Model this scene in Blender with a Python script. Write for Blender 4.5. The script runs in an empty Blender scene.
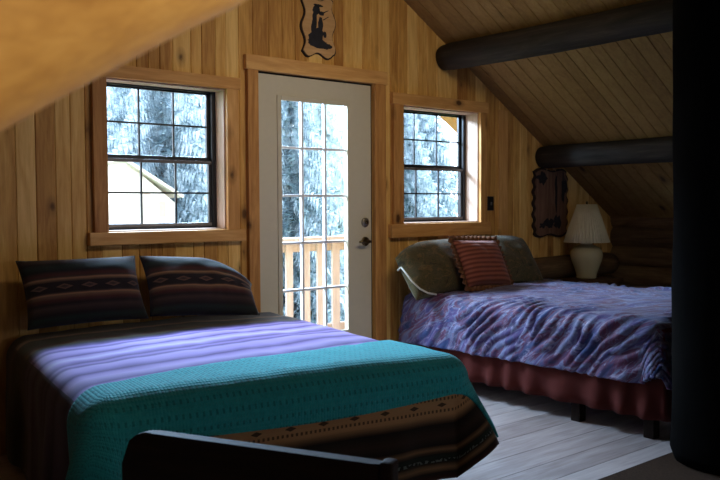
import bpy, bmesh, math, random
from mathutils import Vector, Matrix, noise
random.seed(7)
PI = math.pi
scene = bpy.context.scene
COL = scene.collection
ROOF_B, ROOF_S, RIDGE_X = 3.42, 0.61, 0.44
RIDGE_Z = ROOF_B - ROOF_S*RIDGE_X
LEFT_S = 0.5
KNEE_X, KNEE_L = 3.77, -3.2
BACK_Y = -6.2
def roof_z(x):
    return ROOF_B - ROOF_S*x if x > RIDGE_X else RIDGE_Z - LEFT_S*(RIDGE_X - x)

# ------------------------------------------------------------------ helpers
def link(o, parent=None):
    COL.objects.link(o)
    if parent: o.parent = parent
    return o
def tag(o, label=None, cat=None, group=None, kind=None):
    if label: o['label'] = label
    if cat: o['category'] = cat
    if group: o['group'] = group
    if kind: o['kind'] = kind
    return o
def empty(name, loc=(0,0,0), rz=0, rot=None):
    o = bpy.data.objects.new(name, None); COL.objects.link(o)
    o.empty_display_size = .1
    o.location = loc; o.rotation_euler = rot if rot else (0,0,rz)
    return o
def obj(name, bm, mat, parent=None, smooth=False, loc=None, rot=None):
    me = bpy.data.meshes.new(name)
    bmesh.ops.recalc_face_normals(bm, faces=bm.faces[:])
    bm.to_mesh(me); bm.free()
    if mat: me.materials.append(mat)
    if smooth:
        for p in me.polygons: p.use_smooth = True
    o = bpy.data.objects.new(name, me)
    if loc: o.location = loc
    if rot: o.rotation_euler = rot
    return link(o, parent)
def newbm(): return bmesh.new()
def box(bm, lo, hi, bev=0, tone=None, rot=None, piv=None):
    if tone is not None: tonelayer(bm)
    r = bmesh.ops.create_cube(bm, size=1)
    vs = r['verts']
    for v in vs:
        v.co = Vector([lo[i] + (v.co[i]+.5)*(hi[i]-lo[i]) for i in range(3)])
    fs = list({f for v in vs for f in v.link_faces})
    if bev:
        es = list({e for v in vs for e in v.link_edges})
        q = bmesh.ops.bevel(bm, geom=es, offset=bev, segments=2, affect='EDGES', profile=.6)
        fs = list({f for f in q['faces']} | {f for v in q['verts'] for f in v.link_faces})
        vs = list({v for f in fs for v in f.verts})
    if rot is not None:
        p = Vector(piv) if piv is not None else Vector([(lo[i]+hi[i])/2 for i in range(3)])
        for v in vs: v.co = rot @ (v.co-p) + p
    if tone is not None:
        L = bm.faces.layers.float.get('tone') or bm.faces.layers.float.new('tone')
        for f in fs: f[L] = tone
    return vs
def tonelayer(bm):
    return bm.faces.layers.float.get('tone') or bm.faces.layers.float.new('tone')
def tube(bm, pts, rad, seg=12, caps=True, tone=None, twist=None):
    """swept circle through pts; rad a number or a list, or function (i,angle)->radius"""
    if tone is not None: tonelayer(bm)
    rings = []
    n = len(pts); pts = [Vector(p) for p in pts]
    up = Vector((0,0,1))
    d0 = (pts[1]-pts[0]).normalized()
    if abs(d0.dot(up)) > .9: up = Vector((1,0,0))
    a = d0.cross(up).normalized()
    for i in range(n):
        d = (pts[min(i+1,n-1)] - pts[max(i-1,0)]).normalized()
        a = (a - d*a.dot(d)).normalized(); b = d.cross(a)
        ring = []
        for k in range(seg):
            t = 2*PI*k/seg
            r = rad(i,t) if callable(rad) else (rad[i] if isinstance(rad,(list,tuple)) else rad)
            ring.append(bm.verts.new(pts[i] + a*math.cos(t)*r + b*math.sin(t)*r))
        rings.append(ring)
    fs = []
    for i in range(n-1):
        for k in range(seg):
            fs.append(bm.faces.new((rings[i][k], rings[i][(k+1)%seg], rings[i+1][(k+1)%seg], rings[i+1][k])))
    if caps:
        fs.append(bm.faces.new(rings[0][::-1])); fs.append(bm.faces.new(rings[-1]))
    if tone is not None:
        L = tonelayer(bm)
        for f in fs: f[L] = tone
    return rings
def log(bm, p0, p1, r0, r1, seed=0, seg=24, steps=40, tone=.5):
    p0 = Vector(p0); p1 = Vector(p1)
    L = (p1-p0).length
    pts = []; 
    for i in range(steps+1):
        t = i/steps
        w = Vector((noise.noise(Vector((t*L*.6, seed, 0))), noise.noise(Vector((t*L*.6, seed+5, 3))), noise.noise(Vector((t*L*.6, seed+9, 7)))))*.012
        pts.append(p0.lerp(p1, t) + w)
    def rad(i, a):
        t = i/steps; r = r0+(r1-r0)*t
        e = 1.0
        if i == 0 or i == steps: e = .93
        return r*e*(1 + .05*noise.noise(Vector((math.cos(a)*1.3, math.sin(a)*1.3+seed, t*L*1.2))) + .018*noise.noise(Vector((math.cos(a)*5, math.sin(a)*5, t*L*5+seed))))
    tube(bm, pts, rad, seg, tone=tone)
def lathe(bm, prof, seg=40, rfun=None, close=True):
    rings = []
    for r, z in prof:
        rings.append([bm.verts.new(((rfun(r,z,2*PI*k/seg) if rfun else r)*math.cos(2*PI*k/seg), (rfun(r,z,2*PI*k/seg) if rfun else r)*math.sin(2*PI*k/seg), z)) for k in range(seg)])
    for i in range(len(rings)-1):
        for k in range(seg):
            bm.faces.new((rings[i][k], rings[i][(k+1)%seg], rings[i+1][(k+1)%seg], rings[i+1][k]))
    if close:
        bm.faces.new(rings[0][::-1]); bm.faces.new(rings[-1])

# ------------------------------------------------------------------ materials
class NT:
    def __init__(s, name):
        m = bpy.data.materials.new(name); m.use_nodes = True
        s.m = m; s.t = m.node_tree; s.n = s.t.nodes; s.n.clear()
        s.out = s.n.new('ShaderNodeOutputMaterial')
        s.b = s.n.new('ShaderNodeBsdfPrincipled'); s.t.links.new(s.b.outputs[0], s.out.inputs[0])
    def L(s, a, b): s.t.links.new(a, b)
    def node(s, ty, **k):
        q = s.n.new(ty)
        for a, v in k.items(): setattr(q, a, v)
        return q
    def setin(s, q, i, v):
        if hasattr(v, 'is_linked') or isinstance(v, bpy.types.NodeSocket): s.L(v, q.inputs[i])
        else: q.inputs[i].default_value = v
    def math(s, op, a, b=0, c=None, clamp=False):
        q = s.node('ShaderNodeMath', operation=op); q.use_clamp = clamp
        s.setin(q, 0, a); s.setin(q, 1, b)
        if c is not None: s.setin(q, 2, c)
        return q.outputs[0]
    def mix(s, f, a, b, blend='MIX'):
        q = s.node('ShaderNodeMix', data_type='RGBA', blend_type=blend)
        s.setin(q, 0, f); s.setin(q, 6, c4(a)); s.setin(q, 7, c4(b))
        return q.outputs[2]
    def ramp(s, f, stops, interp='LINEAR'):
        q = s.node('ShaderNodeValToRGB'); e = q.color_ramp.elements; q.color_ramp.interpolation = interp
        while len(e) > 1: e.remove(e[0])
        e[0].position = stops[0][0]; e[0].color = c4(stops[0][1])
        for p, c in stops[1:]:
            x = e.new(p); x.color = c4(c)
        s.setin(q, 0, f)
        return q.outputs[0]
    def noise(s, vec, scale, detail=3, rough=.5, dist=0):
        q = s.node('ShaderNodeTexNoise'); s.L(vec, q.inputs['Vector'])
        q.inputs['Scale'].default_value = scale; q.inputs['Detail'].default_value = detail
        q.inputs['Roughness'].default_value = rough; q.inputs['Distortion'].default_value = dist
        return q.outputs['Fac']
    def coord(s, which='Object', scale=(1,1,1), rot=(0,0,0)):
        t = s.node('ShaderNodeTexCoord'); m = s.node('ShaderNodeMapping')
        s.L(t.outputs[which], m.inputs[0]); m.inputs['Scale'].default_value = scale; m.inputs['Rotation'].default_value = rot
        return m.outputs[0]
    def bump(s, h, strength=.3, dist=.01):
        q = s.node('ShaderNodeBump'); s.L(h, q.inputs['Height']); q.inputs['Strength'].default_value = strength; q.inputs['Distance'].default_value = dist
        s.L(q.outputs[0], s.b.inputs['Normal'])
    def base(s, c, rough=.6, spec=.3, metal=0):
        s.setin(s.b, 'Base Color', c4(c)); s.setin(s.b, 'Roughness', rough)
        s.b.inputs['Specular IOR Level'].default_value = spec; s.b.inputs['Metallic'].default_value = metal
        return s.m
def c4(c):
    if isinstance(c, bpy.types.NodeSocket): return c
    return tuple(c)+(1,) if len(c) == 3 else tuple(c)
def S(r, g, b):   # sRGB 0-255 to linear
    f = lambda v: (v/255/12.92 if v/255 <= .04045 else ((v/255+.055)/1.055)**2.4)
    return (f(r), f(g), f(b))

def wood(name, light, mid, dark, axis=2, knots=True, toneamt=.6, rough=.6, scale=1.0, knotscale=5.0, spec=.25, grain=1.0, usetone=True, flat=None):
    t = NT(name)
    tc = t.node('ShaderNodeTexCoord')
    v = tc.outputs['Object']
    tn = None
    if usetone:
        at = t.node('ShaderNodeAttribute', attribute_name='tone'); tn = at.outputs['Fac']
        mul = t.node('ShaderNodeVectorMath', operation='SCALE'); mul.inputs[0].default_value = (37.0, 53.0, 71.0); t.L(tn, mul.inputs['Scale'])
        add = t.node('ShaderNodeVectorMath', operation='ADD'); t.L(v, add.inputs[0]); t.L(mul.outputs[0], add.inputs[1]); v = add.outputs[0]
    def mp(sc):
        m = t.node('ShaderNodeMapping'); t.L(v, m.inputs[0]); m.inputs['Scale'].default_value = sc; return m.outputs[0]
    s = [1,1,1]; s[axis] = .07
    g1 = t.noise(mp([k*scale for k in s]), 60, 4, .6, .4)
    s2 = [1,1,1]; s2[axis] = .16
    g2 = t.noise(mp([k*scale for k in s2]), 12, 3, .55, 1.2)
    g = t.math('ADD', t.math('MULTIPLY', g1, .45), t.math('MULTIPLY', g2, .55))
    if tn is not None:
        fr = t.math('FRACT', t.math('MULTIPLY', tn, 17.3))
        g = t.math('ADD', g, t.math('MULTIPLY', t.math('SUBTRACT', fr, .5), toneamt*.45))
    col = t.ramp(g, [(.25, light), (.5, mid), (.78, dark)])
    if knots:
        s3 = [1,1,1]; s3[axis] = .55
        if flat is not None: s3[flat] = 0
        vo = t.node('ShaderNodeTexVoronoi'); t.L(mp([k*scale for k in s3]), vo.inputs['Vector']); vo.inputs['Scale'].default_value = knotscale
        n = t.noise(mp((1,1,1)), 30, 2)
        dd = t.math('ADD', vo.outputs['Distance'], t.math('MULTIPLY', t.math('SUBTRACT', n, .5), .05))
        k1 = t.ramp(dd, [(.0, (1,1,1)), (.06, (.95,.95,.95)), (.10, (.4,.4,.4)), (.20, (0,0,0))])
        kd = [c*.28 for c in dark]
        col = t.mix(k1, col, kd)
    t.bump(g, .25*grain, .004)
    return t.base(col, rough, spec)

M = {}
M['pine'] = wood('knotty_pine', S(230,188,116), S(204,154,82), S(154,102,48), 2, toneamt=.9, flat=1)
M['pine_h'] = wood('pine_trim_horizontal', S(218,168,104), S(190,136,76), S(140,90,46), 0, flat=1)
M['pine_v'] = wood('pine_trim_vertical', S(218,168,104), S(190,136,76), S(140,90,46), 2, flat=1)
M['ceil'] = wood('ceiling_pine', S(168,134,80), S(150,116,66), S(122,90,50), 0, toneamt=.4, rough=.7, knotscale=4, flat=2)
M['peeled'] = wood('peeled_log', S(222,172,98), S(198,146,76), S(160,108,52), 0, knots=False, usetone=False, rough=.55, scale=1.6)
M['darklog_y'] = wood('dark_log', S(80,70,60), S(52,45,38), S(24,21,18), 1, rough=.75, knots=False, grain=2)
M['darklog_x'] = wood('weathered_log', S(150,118,84), S(112,86,60), S(62,46,33), 0, rough=.75, knots=False, grain=2)
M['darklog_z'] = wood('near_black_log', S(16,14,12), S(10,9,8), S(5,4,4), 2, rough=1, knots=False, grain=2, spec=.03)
M['floor'] = wood('whitewashed_planks', S(190,178,174), S(168,155,152), S(134,120,116), 0, rough=.5, toneamt=.5, knotscale=3, flat=2)
M['kneelog'] = wood('brown_knee_log', S(150,118,84), S(112,86,60), S(62,46,33), 1, rough=.75, knots=False, grain=2)
M['darkwood'] = wood('dark_stained_wood', S(46,30,20), S(32,21,14), S(18,12,9), 0, knots=False, usetone=False, rough=.65, spec=.15)
M['nightstand'] = wood('brown_wood', S(110,76,48), S(86,58,36), S(56,36,22), 0, usetone=False)
def plain(name, col, rough=.5, spec=.4, metal=0, nz=.06, ns=30):
    t = NT(name); n = t.noise(t.coord(), ns, 3)
    c = t.mix(t.math('MULTIPLY', n, 1.0), [k*(1-nz*2) for k in col], [min(1,k*(1+nz*2)) for k in col])
    return t.base(c, rough, spec, metal)
M['black'] = plain('black_window_frame', S(24,24,28), .4)
M['greyrail'] = plain('grey_sash_rail', S(92,86,84), .5)
M['reveal'] = wood('pale_reveal', S(205,178,160), S(190,160,140), S(165,132,112), 2, knots=False, usetone=False)
M['doorwhite'] = plain('cream_door_paint', S(194,184,162), .45, .4, nz=.02)
M['grille'] = plain('white_grille', S(225,225,230), .4, nz=.02)
M['brass'] = plain('aged_brass', S(96,80,56), .35, .5, 1)
M['satin'] = plain('satin_nickel', S(150,142,130), .4, .5, 1)
def glass():
    t = NT('window_glass'); t.n.remove(t.b)
    tr = t.node('ShaderNodeBsdfTransparent'); tr.inputs[0].default_value = (.95,.97,1,1)
    gl = t.node('ShaderNodeBsdfGlossy'); gl.inputs['Roughness'].default_value = .02
    fr = t.node('ShaderNodeFresnel'); fr.inputs[0].default_value = 1.4
    mx = t.node('ShaderNodeMixShader'); ge = t.node('ShaderNodeNewGeometry'); t.L(t.math('MULTIPLY', fr.outputs[0], t.math('MULTIPLY', t.math('SUBTRACT', 1, ge.outputs['Backfacing']), .7)), mx.inputs[0]); t.L(tr.outputs[0], mx.inputs[1]); t.L(gl.outputs[0], mx.inputs[2])
    t.L(mx.outputs[0], t.out.inputs[0]); return t.m
M['glass'] = glass()

# ------------------------------------------------------------------ front (gable) wall
OPEN = [(-.97,-.232,1.10,1.93), (-.012,.927,0,2.062), (1.19,1.993,1.105,1.94)]
def gable(name, y_in, y_out, openings, seed, x0, x1, mat, cham=.0055):
    rnd = random.Random(seed); bm = newbm(); T = tonelayer(bm)
    edges = [x0]
    while edges[-1] < x1: edges.append(edges[-1] + rnd.choice([.07,.08,.09,.1,.115]))
    edges[-1] = x1
    cuts = sorted({c for o in openings for c in o[:2]} | {RIDGE_X})
    sgn = 1 if y_out > y_in else -1
    for i in range(len(edges)-1):
        a, b = edges[i], edges[i+1]; tn = rnd.random()
        br = [a] + [c for c in cuts if a+1e-4 < c < b-1e-4] + [b]
        for j in range(len(br)-1):
            p, q = br[j], br[j+1]; m = (p+q)/2
            segs = [[0, None]]
            for o in openings:
                if o[0] < m < o[1]: segs = ([[0,o[2]]] if o[2] > 0 else []) + [[o[3],None]]
            cl = cham if p == a else 0; cr = cham if q == b else 0
            for s0, s1 in segs:
                zt0 = s1 if s1 is not None else roof_z(p)+.03; zt1 = s1 if s1 is not None else roof_z(q)+.03
                F = [(p+cl, y_in), (q-cr, y_in), (q, y_in+sgn*.006), (q, y_out), (p, y_out), (p, y_in+sgn*.006)]
                lo = [bm.verts.new((x, y, s0)) for x, y in F]
                zz = lambda x: zt0 + (zt1-zt0)*(x-p)/(q-p)
                hi = [bm.verts.new((x, y, zz(x))) for x, y in F]
                fs = [bm.faces.new(lo), bm.faces.new(hi[::-1])]
                for k in range(6): fs.append(bm.faces.new((lo[k], hi[k], hi[(k+1)%6], lo[(k+1)%6])))
                for f in fs: f[T] = tn
    return obj(name, bm, mat)
w = gable('wall_front', 0, .15, OPEN, 3, -3.3, 3.9, M['pine'])
tag(w, 'gable wall of vertical knotty pine boards holding two windows and a glass door', 'wall', kind='structure')
BACKO = [(.3,1.3,.95,1.95)]  # rear opening added out of view to let sky light onto the gable
w = gable('wall_back', BACK_Y, BACK_Y-.15, BACKO, 5, -3.3, 3.9, M['pine'])
tag(w, 'rear gable wall of vertical pine boards behind the viewer', 'wall', kind='structure')

# lower log courses of the gable wall at the far right corner
bm = newbm()
for i, z in enumerate((.12,.3,.5,.70)):
    log(bm, (2.42,.0,z), (KNEE_X,.0,z), .095, .10, seed=i*3+1, steps=14, tone=i*.23+.1)
tag(obj('wall_front_logs', bm, M['darklog_x'], smooth=True), 'brown horizontal wall logs low in the far right corner behind the lamp', 'wall', kind='structure')

# knee walls of stacked logs
bm = newbm()
for i in range(7):
    log(bm, (KNEE_X+.1,.1,.09+i*.17), (KNEE_X+.1,BACK_Y,.09+i*.17), .105, .105, seed=20+i, steps=50, tone=i*.137)
box(bm, (KNEE_X+.1,BACK_Y,0), (KNEE_X+.16,.1,1.2), tone=.2)
tag(obj('wall_right', bm, M['kneelog'], smooth=True), 'low knee wall of dark stacked logs under the right roof slope', 'wall', kind='structure')
bm = newbm()
for i in range(8):
    log(bm, (KNEE_L-.1,.1,.09+i*.17), (KNEE_L-.1,BACK_Y,.09+i*.17), .105, .105, seed=40+i, steps=30, tone=i*.137)
box(bm, (KNEE_L-.16,BACK_Y,0), (KNEE_L-.1,.1,1.4), tone=.2)
tag(obj('wall_left', bm, M['darklog_y'], smooth=True), 'low knee wall of dark stacked logs under the left roof slope', 'wall', kind='structure')

# ceilings: boards running down the slope
def slope(name, xa, xb, y0, y1, seed, mat, th=.06, cham=.004):
    rnd = random.Random(seed); bm = newbm(); T = tonelayer(bm)
    A = Vector((xa,0,roof_z(xa + (1e-6 if xb > xa else -1e-6)))); B = Vector((xb,0,roof_z(xb)))
    d = (B-A).normalized(); n = Vector((0,0,1)) - d*d.z; n.normalize()
    y = y0
    while y > y1:
        w_ = rnd.choice([.09,.1,.115,.13]); q = max(y1, y-w_); tn = rnd.random()
        prof = [(y-cham,0), (q+cham,0), (q,.006), (q,th), (y,th), (y,.006)]
        lo = [bm.verts.new(A + Vector((0,yy,0)) + n*t) for yy, t in prof]
        hi = [bm.verts.new(B + Vector((0,yy,0)) + n*t) for yy, t in prof]
        fs = [bm.faces.new(lo), bm.faces.new(hi[::-1])]
        for k in range(6): fs.append(bm.faces.new((lo[k], hi[k], hi[(k+1)%6], lo[(k+1)%6])))
        for f in fs: f[T] = tn
        y = q
    return obj(name, bm, mat)
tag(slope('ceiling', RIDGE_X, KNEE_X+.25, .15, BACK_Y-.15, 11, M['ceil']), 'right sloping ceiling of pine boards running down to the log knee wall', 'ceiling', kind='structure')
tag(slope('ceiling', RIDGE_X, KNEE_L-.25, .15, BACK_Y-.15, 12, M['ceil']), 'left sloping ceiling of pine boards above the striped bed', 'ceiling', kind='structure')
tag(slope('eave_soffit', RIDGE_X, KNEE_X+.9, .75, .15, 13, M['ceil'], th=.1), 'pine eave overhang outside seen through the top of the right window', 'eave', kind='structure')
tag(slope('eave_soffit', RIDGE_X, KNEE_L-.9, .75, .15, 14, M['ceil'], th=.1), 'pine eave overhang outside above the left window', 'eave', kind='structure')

# floor: planks parallel to the gable wall
bm = newbm(); rnd = random.Random(4); y = .15
while y > BACK_Y-.15:
    w_ = rnd.choice([.17,.185,.2]); q = y-w_
    x = -3.4
    while x < 4.0:
        l_ = rnd.uniform(2.2, 3.6); x2 = min(4.0, x+l_)
        box(bm, (x+.0015, q+.002, -.04), (x2-.0015, y-.002, 0), tone=rnd.random())
        x = x2
    y = q
box(bm, (-3.4, BACK_Y-.15, -.10), (4.0, .15, -.041), tone=.5)
tag(obj('floor', bm, M['floor']), 'whitewashed wide plank floor', 'floor', kind='structure')

# ------------------------------------------------------------------ trims
def trim(name, x0, x1, z0, z1, ox0, ox1, oz0, oz1, label, bottom=True, th=.032):
    e = empty(name); tag(e, label, 'trim', kind='structure')
    rnd = random.Random(len(name)+int(x0*100))
    bm = newbm(); box(bm, (x0,-th-.004,oz1), (x1,0,z1), .003, tone=rnd.random()); obj('head_board', bm, M['pine_h'], e)
    for (a, b) in ((x0+.012, ox0), (ox1, x1-.012)):
        bm = newbm(); box(bm, (a,-th,oz0 if bottom else 0), (b,0,oz1), .003, tone=rnd.random()); obj('side_board', bm, M['pine_v'], e)
    if bottom:
        bm = newbm(); box(bm, (x0-.02,-th-.012,z0), (x1+.02,0,oz0), .004, tone=rnd.random()); obj('sill_board', bm, M['pine_h'], e)
    return e
trim('trim_1', -1.06, -.14, 1.03, 2.0, -.97, -.232, 1.10, 1.93, 'knotty pine casing boards around the left window')
trim('trim_2', -.10, 1.035, 0, 2.15, -.012, .927, 0, 2.062, 'knotty pine casing boards around the cream door', bottom=False)
trim('trim_3', 1.085, 2.075, 1.01, 2.02, 1.19, 1.993, 1.105, 1.94, 'knotty pine casing boards around the right window')
# corner board between right window and the lower boards
bm = newbm(); box(bm, (2.22,-.012,.0), (2.33,0,roof_z(2.33)-.02), .002, tone=.35)
tag(obj('trim_4', bm, M['pine_v']), 'plain vertical pine board on the gable wall right of the black light switch', 'trim', kind='structure')

# ------------------------------------------------------------------ windows
def window(name, ox0, ox1, oz0, oz1, yf, label):
    e = empty(name, ((ox0+ox1)/2, yf, oz0)); tag(e, label, 'window', kind='structure')
    X0, X1, Z0, Z1 = ox0-(ox0+ox1)/2, ox1-(ox0+ox1)/2, 0, oz1-oz0
    # reveal lining
    bm = newbm(); d = yf
    for a, b in (((X0,-d-.002,Z0),(X0+.008,.03,Z1)), ((X1-.008,-d-.002,Z0),(X1,.03,Z1)), ((X0,-d-.002,Z1-.008),(X1,.03,Z1)), ((X0,-d-.002,Z0),(X1,.03,Z0+.008))):
        box(bm, a, b)
    obj('reveal_lining', bm, M['reveal'], e)
    X0 += .008; X1 -= .008; Z0 += .008; Z1 -= .008
    f = .028
    bm = newbm()
    for a, b in (((X0,-.004,Z0),(X0+.010,.05,Z1)), ((X1-f,-.01,Z0),(X1,.05,Z1)), ((X0+.010,-.004,Z1-.009),(X1-f,.05,Z1)), ((X0+.010,-.01,Z0),(X1-f,.05,Z0+.014))):
        box(bm, a, b, .003)
    obj('window_frame', bm, M['black'], e)
    X0 += .010; X1 -= f; Z0 += .014; Z1 -= .009; zm = Z0+(Z1-Z0)*.49
    for k, (a, b, yy) in enumerate(((zm, Z1, .028), (Z0, zm, .008))):
        bm = newbm(); s = .02
        bx = (( (X0,yy-.01,a),(X0+s,yy+.01,b) ), ((X1-s,yy-.01,a),(X1,yy+.01,b)), ((X0+s,yy-.01,b-(.010 if k == 0 else s)),(X1-s,yy+.01,b)), ((X0+s,yy-.01,a),(X1-s,yy+.01,a+s)))
        for q in bx: box(bm, q[0], q[1], .002)
        sash = obj('sash', bm, M['black'], e)
        bm = newbm()
        for i in (1,2):
            xx = X0+s + (X1-X0-2*s)*i/3; box(bm, (xx-.005,yy-.006,a+s), (xx+.005,yy+.006,b-.01))
        zz = (a+b)/2; box(bm, (X0+s,yy-.0062,zz-.005), (X1-s,yy+.0062,zz+.005))
        obj('grille', bm, M['black'], sash)
        bm = newbm(); box(bm, (X0+s,yy-.002,a+s), (X1-s,yy+.002,b-.0105)); obj('panes', bm, M['glass'], sash)
        if k == 1:
            bm = newbm(); box(bm, (X0+.002,yy-.016,b-.022), (X1-.002,yy-.0102,b-.004), .002); obj('meeting_rail', bm, M['greyrail'], sash)
            bm = newbm(); box(bm, (X0+.002,yy-.016,a+.001), (X1-.002,yy-.0102,a+.018), .002); obj('bottom_rail', bm, M['greyrail'], sash)
    return e
window('window_1', *OPEN[0], .10, 'left black framed double hung window with a white shed visible through it')
window('window_2', *OPEN[2], .13, 'right black framed double hung window with an orange eave visible through it')
def backwindow(name, o, label):
    e = empty(name, ((o[0]+o[1])/2, BACK_Y-.07, o[2])); tag(e, label, 'window', kind='structure')
    hw = (o[1]-o[0])/2; h = o[3]-o[2]; bm = newbm()
    for a, b in (((-hw,-.02,0),(-hw+.05,.02,h)), ((hw-.05,-.02,0),(hw,.02,h)), ((-hw+.05,-.02,0),(hw-.05,.02,.05)), ((-hw+.05,-.02,h-.05),(hw-.05,.02,h)), ((-.02,-.02,.05),(.02,.02,h-.05))): box(bm, a, b)
    obj('window_frame', bm, M['black'], e)
    bm = newbm(); box(bm, (-hw+.05,-.003,.05), (hw-.05,.003,h-.05)); obj('panes', bm, M['glass'], e)
backwindow('added_window', BACKO[0], 'unseen window added in the rear wall behind the viewer for light')

# ------------------------------------------------------------------ door
dr = empty('door_1', (0,.0,0)); tag(dr, 'cream glazed door with fifteen panes between the two windows', 'door', kind='structure')
yd0, yd1 = .006, .05
G = (.162,.715,.392,1.909)     # glass
bm = newbm()
for a, b in (((.0,yd0,.01),(G[0],yd1,2.05)), ((G[1],yd0,.01),(.915,yd1,2.05)), ((G[0],yd0,G[3]),(G[1],yd1,2.05)), ((G[0],yd0,.01),(G[1],yd1,G[2]))): box(bm, a, b)
obj('door_slab', bm, M['doorwhite'], dr)
bm = newbm(); m_ = .018
for a, b in (((G[0]-m_,yd0-.01,G[2]-m_),(G[0]+.012,yd0+.002,G[3]+m_)), ((G[1]-.012,yd0-.01,G[2]-m_),(G[1]+m_,yd0+.002,G[3]+m_)),
             ((G[0]+.012,yd0-.01,G[3]-.012),(G[1]-.012,yd0+.002,G[3]+m_)), ((G[0]+.012,yd0-.01,G[2]-m_),(G[1]-.012,yd0+.002,G[2]+.012))): box(bm, a, b, .003)
obj('glazing_bead', bm, M['doorwhite'], dr)
bm = newbm()
for i in (1,2):
    x = G[0]+(G[1]-G[0])*i/3; box(bm, (x-.008,yd0+.008,G[2]), (x+.008,yd0+.034,G[3]), .002)
for i in range(1,5):
    z = G[2]+(G[3]-G[2])*i/5; box(bm, (G[0],yd0+.009,z-.008), (G[1],yd0+.033,z+.008), .002)
obj('grille', bm, M['grille'], dr)
bm = newbm(); box(bm, (G[0],.026,G[2]), (G[1],.030,G[3])); obj('panes', bm, M['glass'], dr)
def disc(bm, c, r, t, seg=28):
    tube(bm, [c, (c[0], c[1]-t*.8, c[2]), (c[0], c[1]-t, c[2])], [r, r, r*.85], seg)
bm = newbm(); disc(bm, (.857,yd0,1.122), .030, .016); db = obj('deadbolt', bm, M['satin'], dr, True)
bm = newbm(); disc(bm, (.857,yd0-.0165,1.122), .013, .008); obj('key_cylinder', bm, M['brass'], db, True)
bm = newbm(); disc(bm, (.86,yd0,.992), .031, .012); hd = obj('door_handle', bm, M['brass'], dr, True)
bm = newbm(); tube(bm, [(.86,yd0-.012,.992),(.86,yd0-.045,.992),(.852,yd0-.058,.992),(.83,yd0-.06,.993),(.79,yd0-.058,.996),(.765,yd0-.056,.99)], [.011,.011,.012,.011,.010,.007], 14)
obj('lever', bm, M['brass'], hd, True)
# black weather strip between door and jamb
bm = newbm()
box(bm, (.9155,.012,.0), (.9265,.05,2.06)); box(bm, (-.0115,.012,.0), (-.0005,.05,2.06)); box(bm, (-.0005,.012,2.0505), (.9155,.05,2.0615))
obj('weather_strip', bm, M['black'], dr)
bm = newbm(); box(bm, (-.011,.0,.0), (.926,.14,.009)); obj('threshold', bm, M['satin'], dr)

# ------------------------------------------------------------------ roof logs and post
def purlin(x, r, label, seed):
    z = roof_z(x) - r/math.cos(math.atan(ROOF_S)) - .003
    bm = newbm(); log(bm, (0,0,0), (0,BACK_Y+.02,0), r, r*.98, seed=seed, steps=80)
    o = obj('log_beam', bm, M['darklog_y'], None, True, loc=(x,-.01,z)); tag(o, label, 'beam', 'dark roof logs under the right ceiling slope'); return o
purlin(1.62, .098, 'upper dark round log beam running under the right ceiling slope', 61)
purlin(2.76, .092, 'lower dark round log beam running under the right ceiling slope', 67)
PC = (1.065,-2.455); PR = .29
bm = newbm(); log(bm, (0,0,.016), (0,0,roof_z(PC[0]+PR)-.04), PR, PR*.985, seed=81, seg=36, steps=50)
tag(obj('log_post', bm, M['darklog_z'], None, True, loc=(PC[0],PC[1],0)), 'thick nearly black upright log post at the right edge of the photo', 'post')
# big peeled log rafter close to the viewer
bm = newbm()
p = []
BR = .17; sl = .58; cz_ = BR*math.sqrt(1+sl*sl)
for i in range(41):
    x = -3.19 + 3.0*i/40
    z = 1.305 + (x+2.573)*(sl+.085) + cz_
    bump_ = .012*math.exp(-((x+2.40)/.10)**2)
    p.append((x, -3.6, z - bump_))
tube(bm, p, lambda i, a: BR*(1+.035*noise.noise(Vector((math.cos(a)*1.4, math.sin(a)*1.4, i*.22)))), 36)
tag(obj('log_rafter', bm, M['peeled'], None, True), 'golden peeled log rafter slanting close across the upper left corner', 'rafter')

# ------------------------------------------------------------------ wall items
def wavy_outline(w_, h_, amp, n=96, k=(3,5), ph=0.3):
    pts = []
    per = 2*(w_+h_)
    for i in range(n):
        s = per*i/n
        if s < w_: p_ = (-w_/2+s, -h_/2); nn = (0,-1); f = math.sin(2*PI*s/w_*1.5+ph)
        elif s < w_+h_: q = s-w_; p_ = (w_/2, -h_/2+q); nn = (1,0); f = math.sin(2*PI*q/h_*k[0]+ph)
        elif s < 2*w_+h_: q = s-w_-h_; p_ = (w_/2-q, h_/2); nn = (0,1); f = math.sin(2*PI*q/w_*1.5+ph)
        else: q = s-2*w_-h_; p_ = (-w_/2, h_/2-q); nn = (-1,0); f = math.sin(2*PI*q/h_*k[0]+ph+1)
        rx = 1-.06*(abs(p_[0])/(w_/2)*abs(p_[1])/(h_/2))**4
        pts.append(((p_[0]+nn[0]*amp*f)*rx, (p_[1]+nn[1]*amp*f)*rx))
    return pts
def slab_from(bm, pts, y0, y1):
    a = [bm.verts.new((x,y0,z)) for x, z in pts]; b = [bm.verts.new((x,y1,z)) for x, z in pts]
    bm.faces.new(a); bm.faces.new(b[::-1]); n = len(pts)
    for i in range(n): bm.faces.new((a[i], b[i], b[(i+1)%n], a[(i+1)%n]))
M['plaque'] = wood('plaque_wood', S(206,166,118), S(188,146,98), S(160,116,72), 0, knots=False, usetone=False)
M['char'] = plain('charred_edge', S(34,18,14), .7)
M['ink'] = plain('dark_engraving', S(30,28,34), .8, nz=.3)
M['browninset'] = wood('red_brown_print', S(150,116,94), S(112,80,64), S(64,42,34), 2, knots=False, usetone=False, rough=.5)
p1 = empty('wall_plaque', (.462,-.001,2.385)); tag(p1, 'tan wavy edged wooden plaque with a dark engraved picture above the door', 'plaque')
W_, H_ = .255,.375
bm = newbm(); slab_from(bm, wavy_outline(W_, H_, .016, k=(2,2)), -.012, 0); obj('burnt_edge', bm, M['char'], p1)
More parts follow.
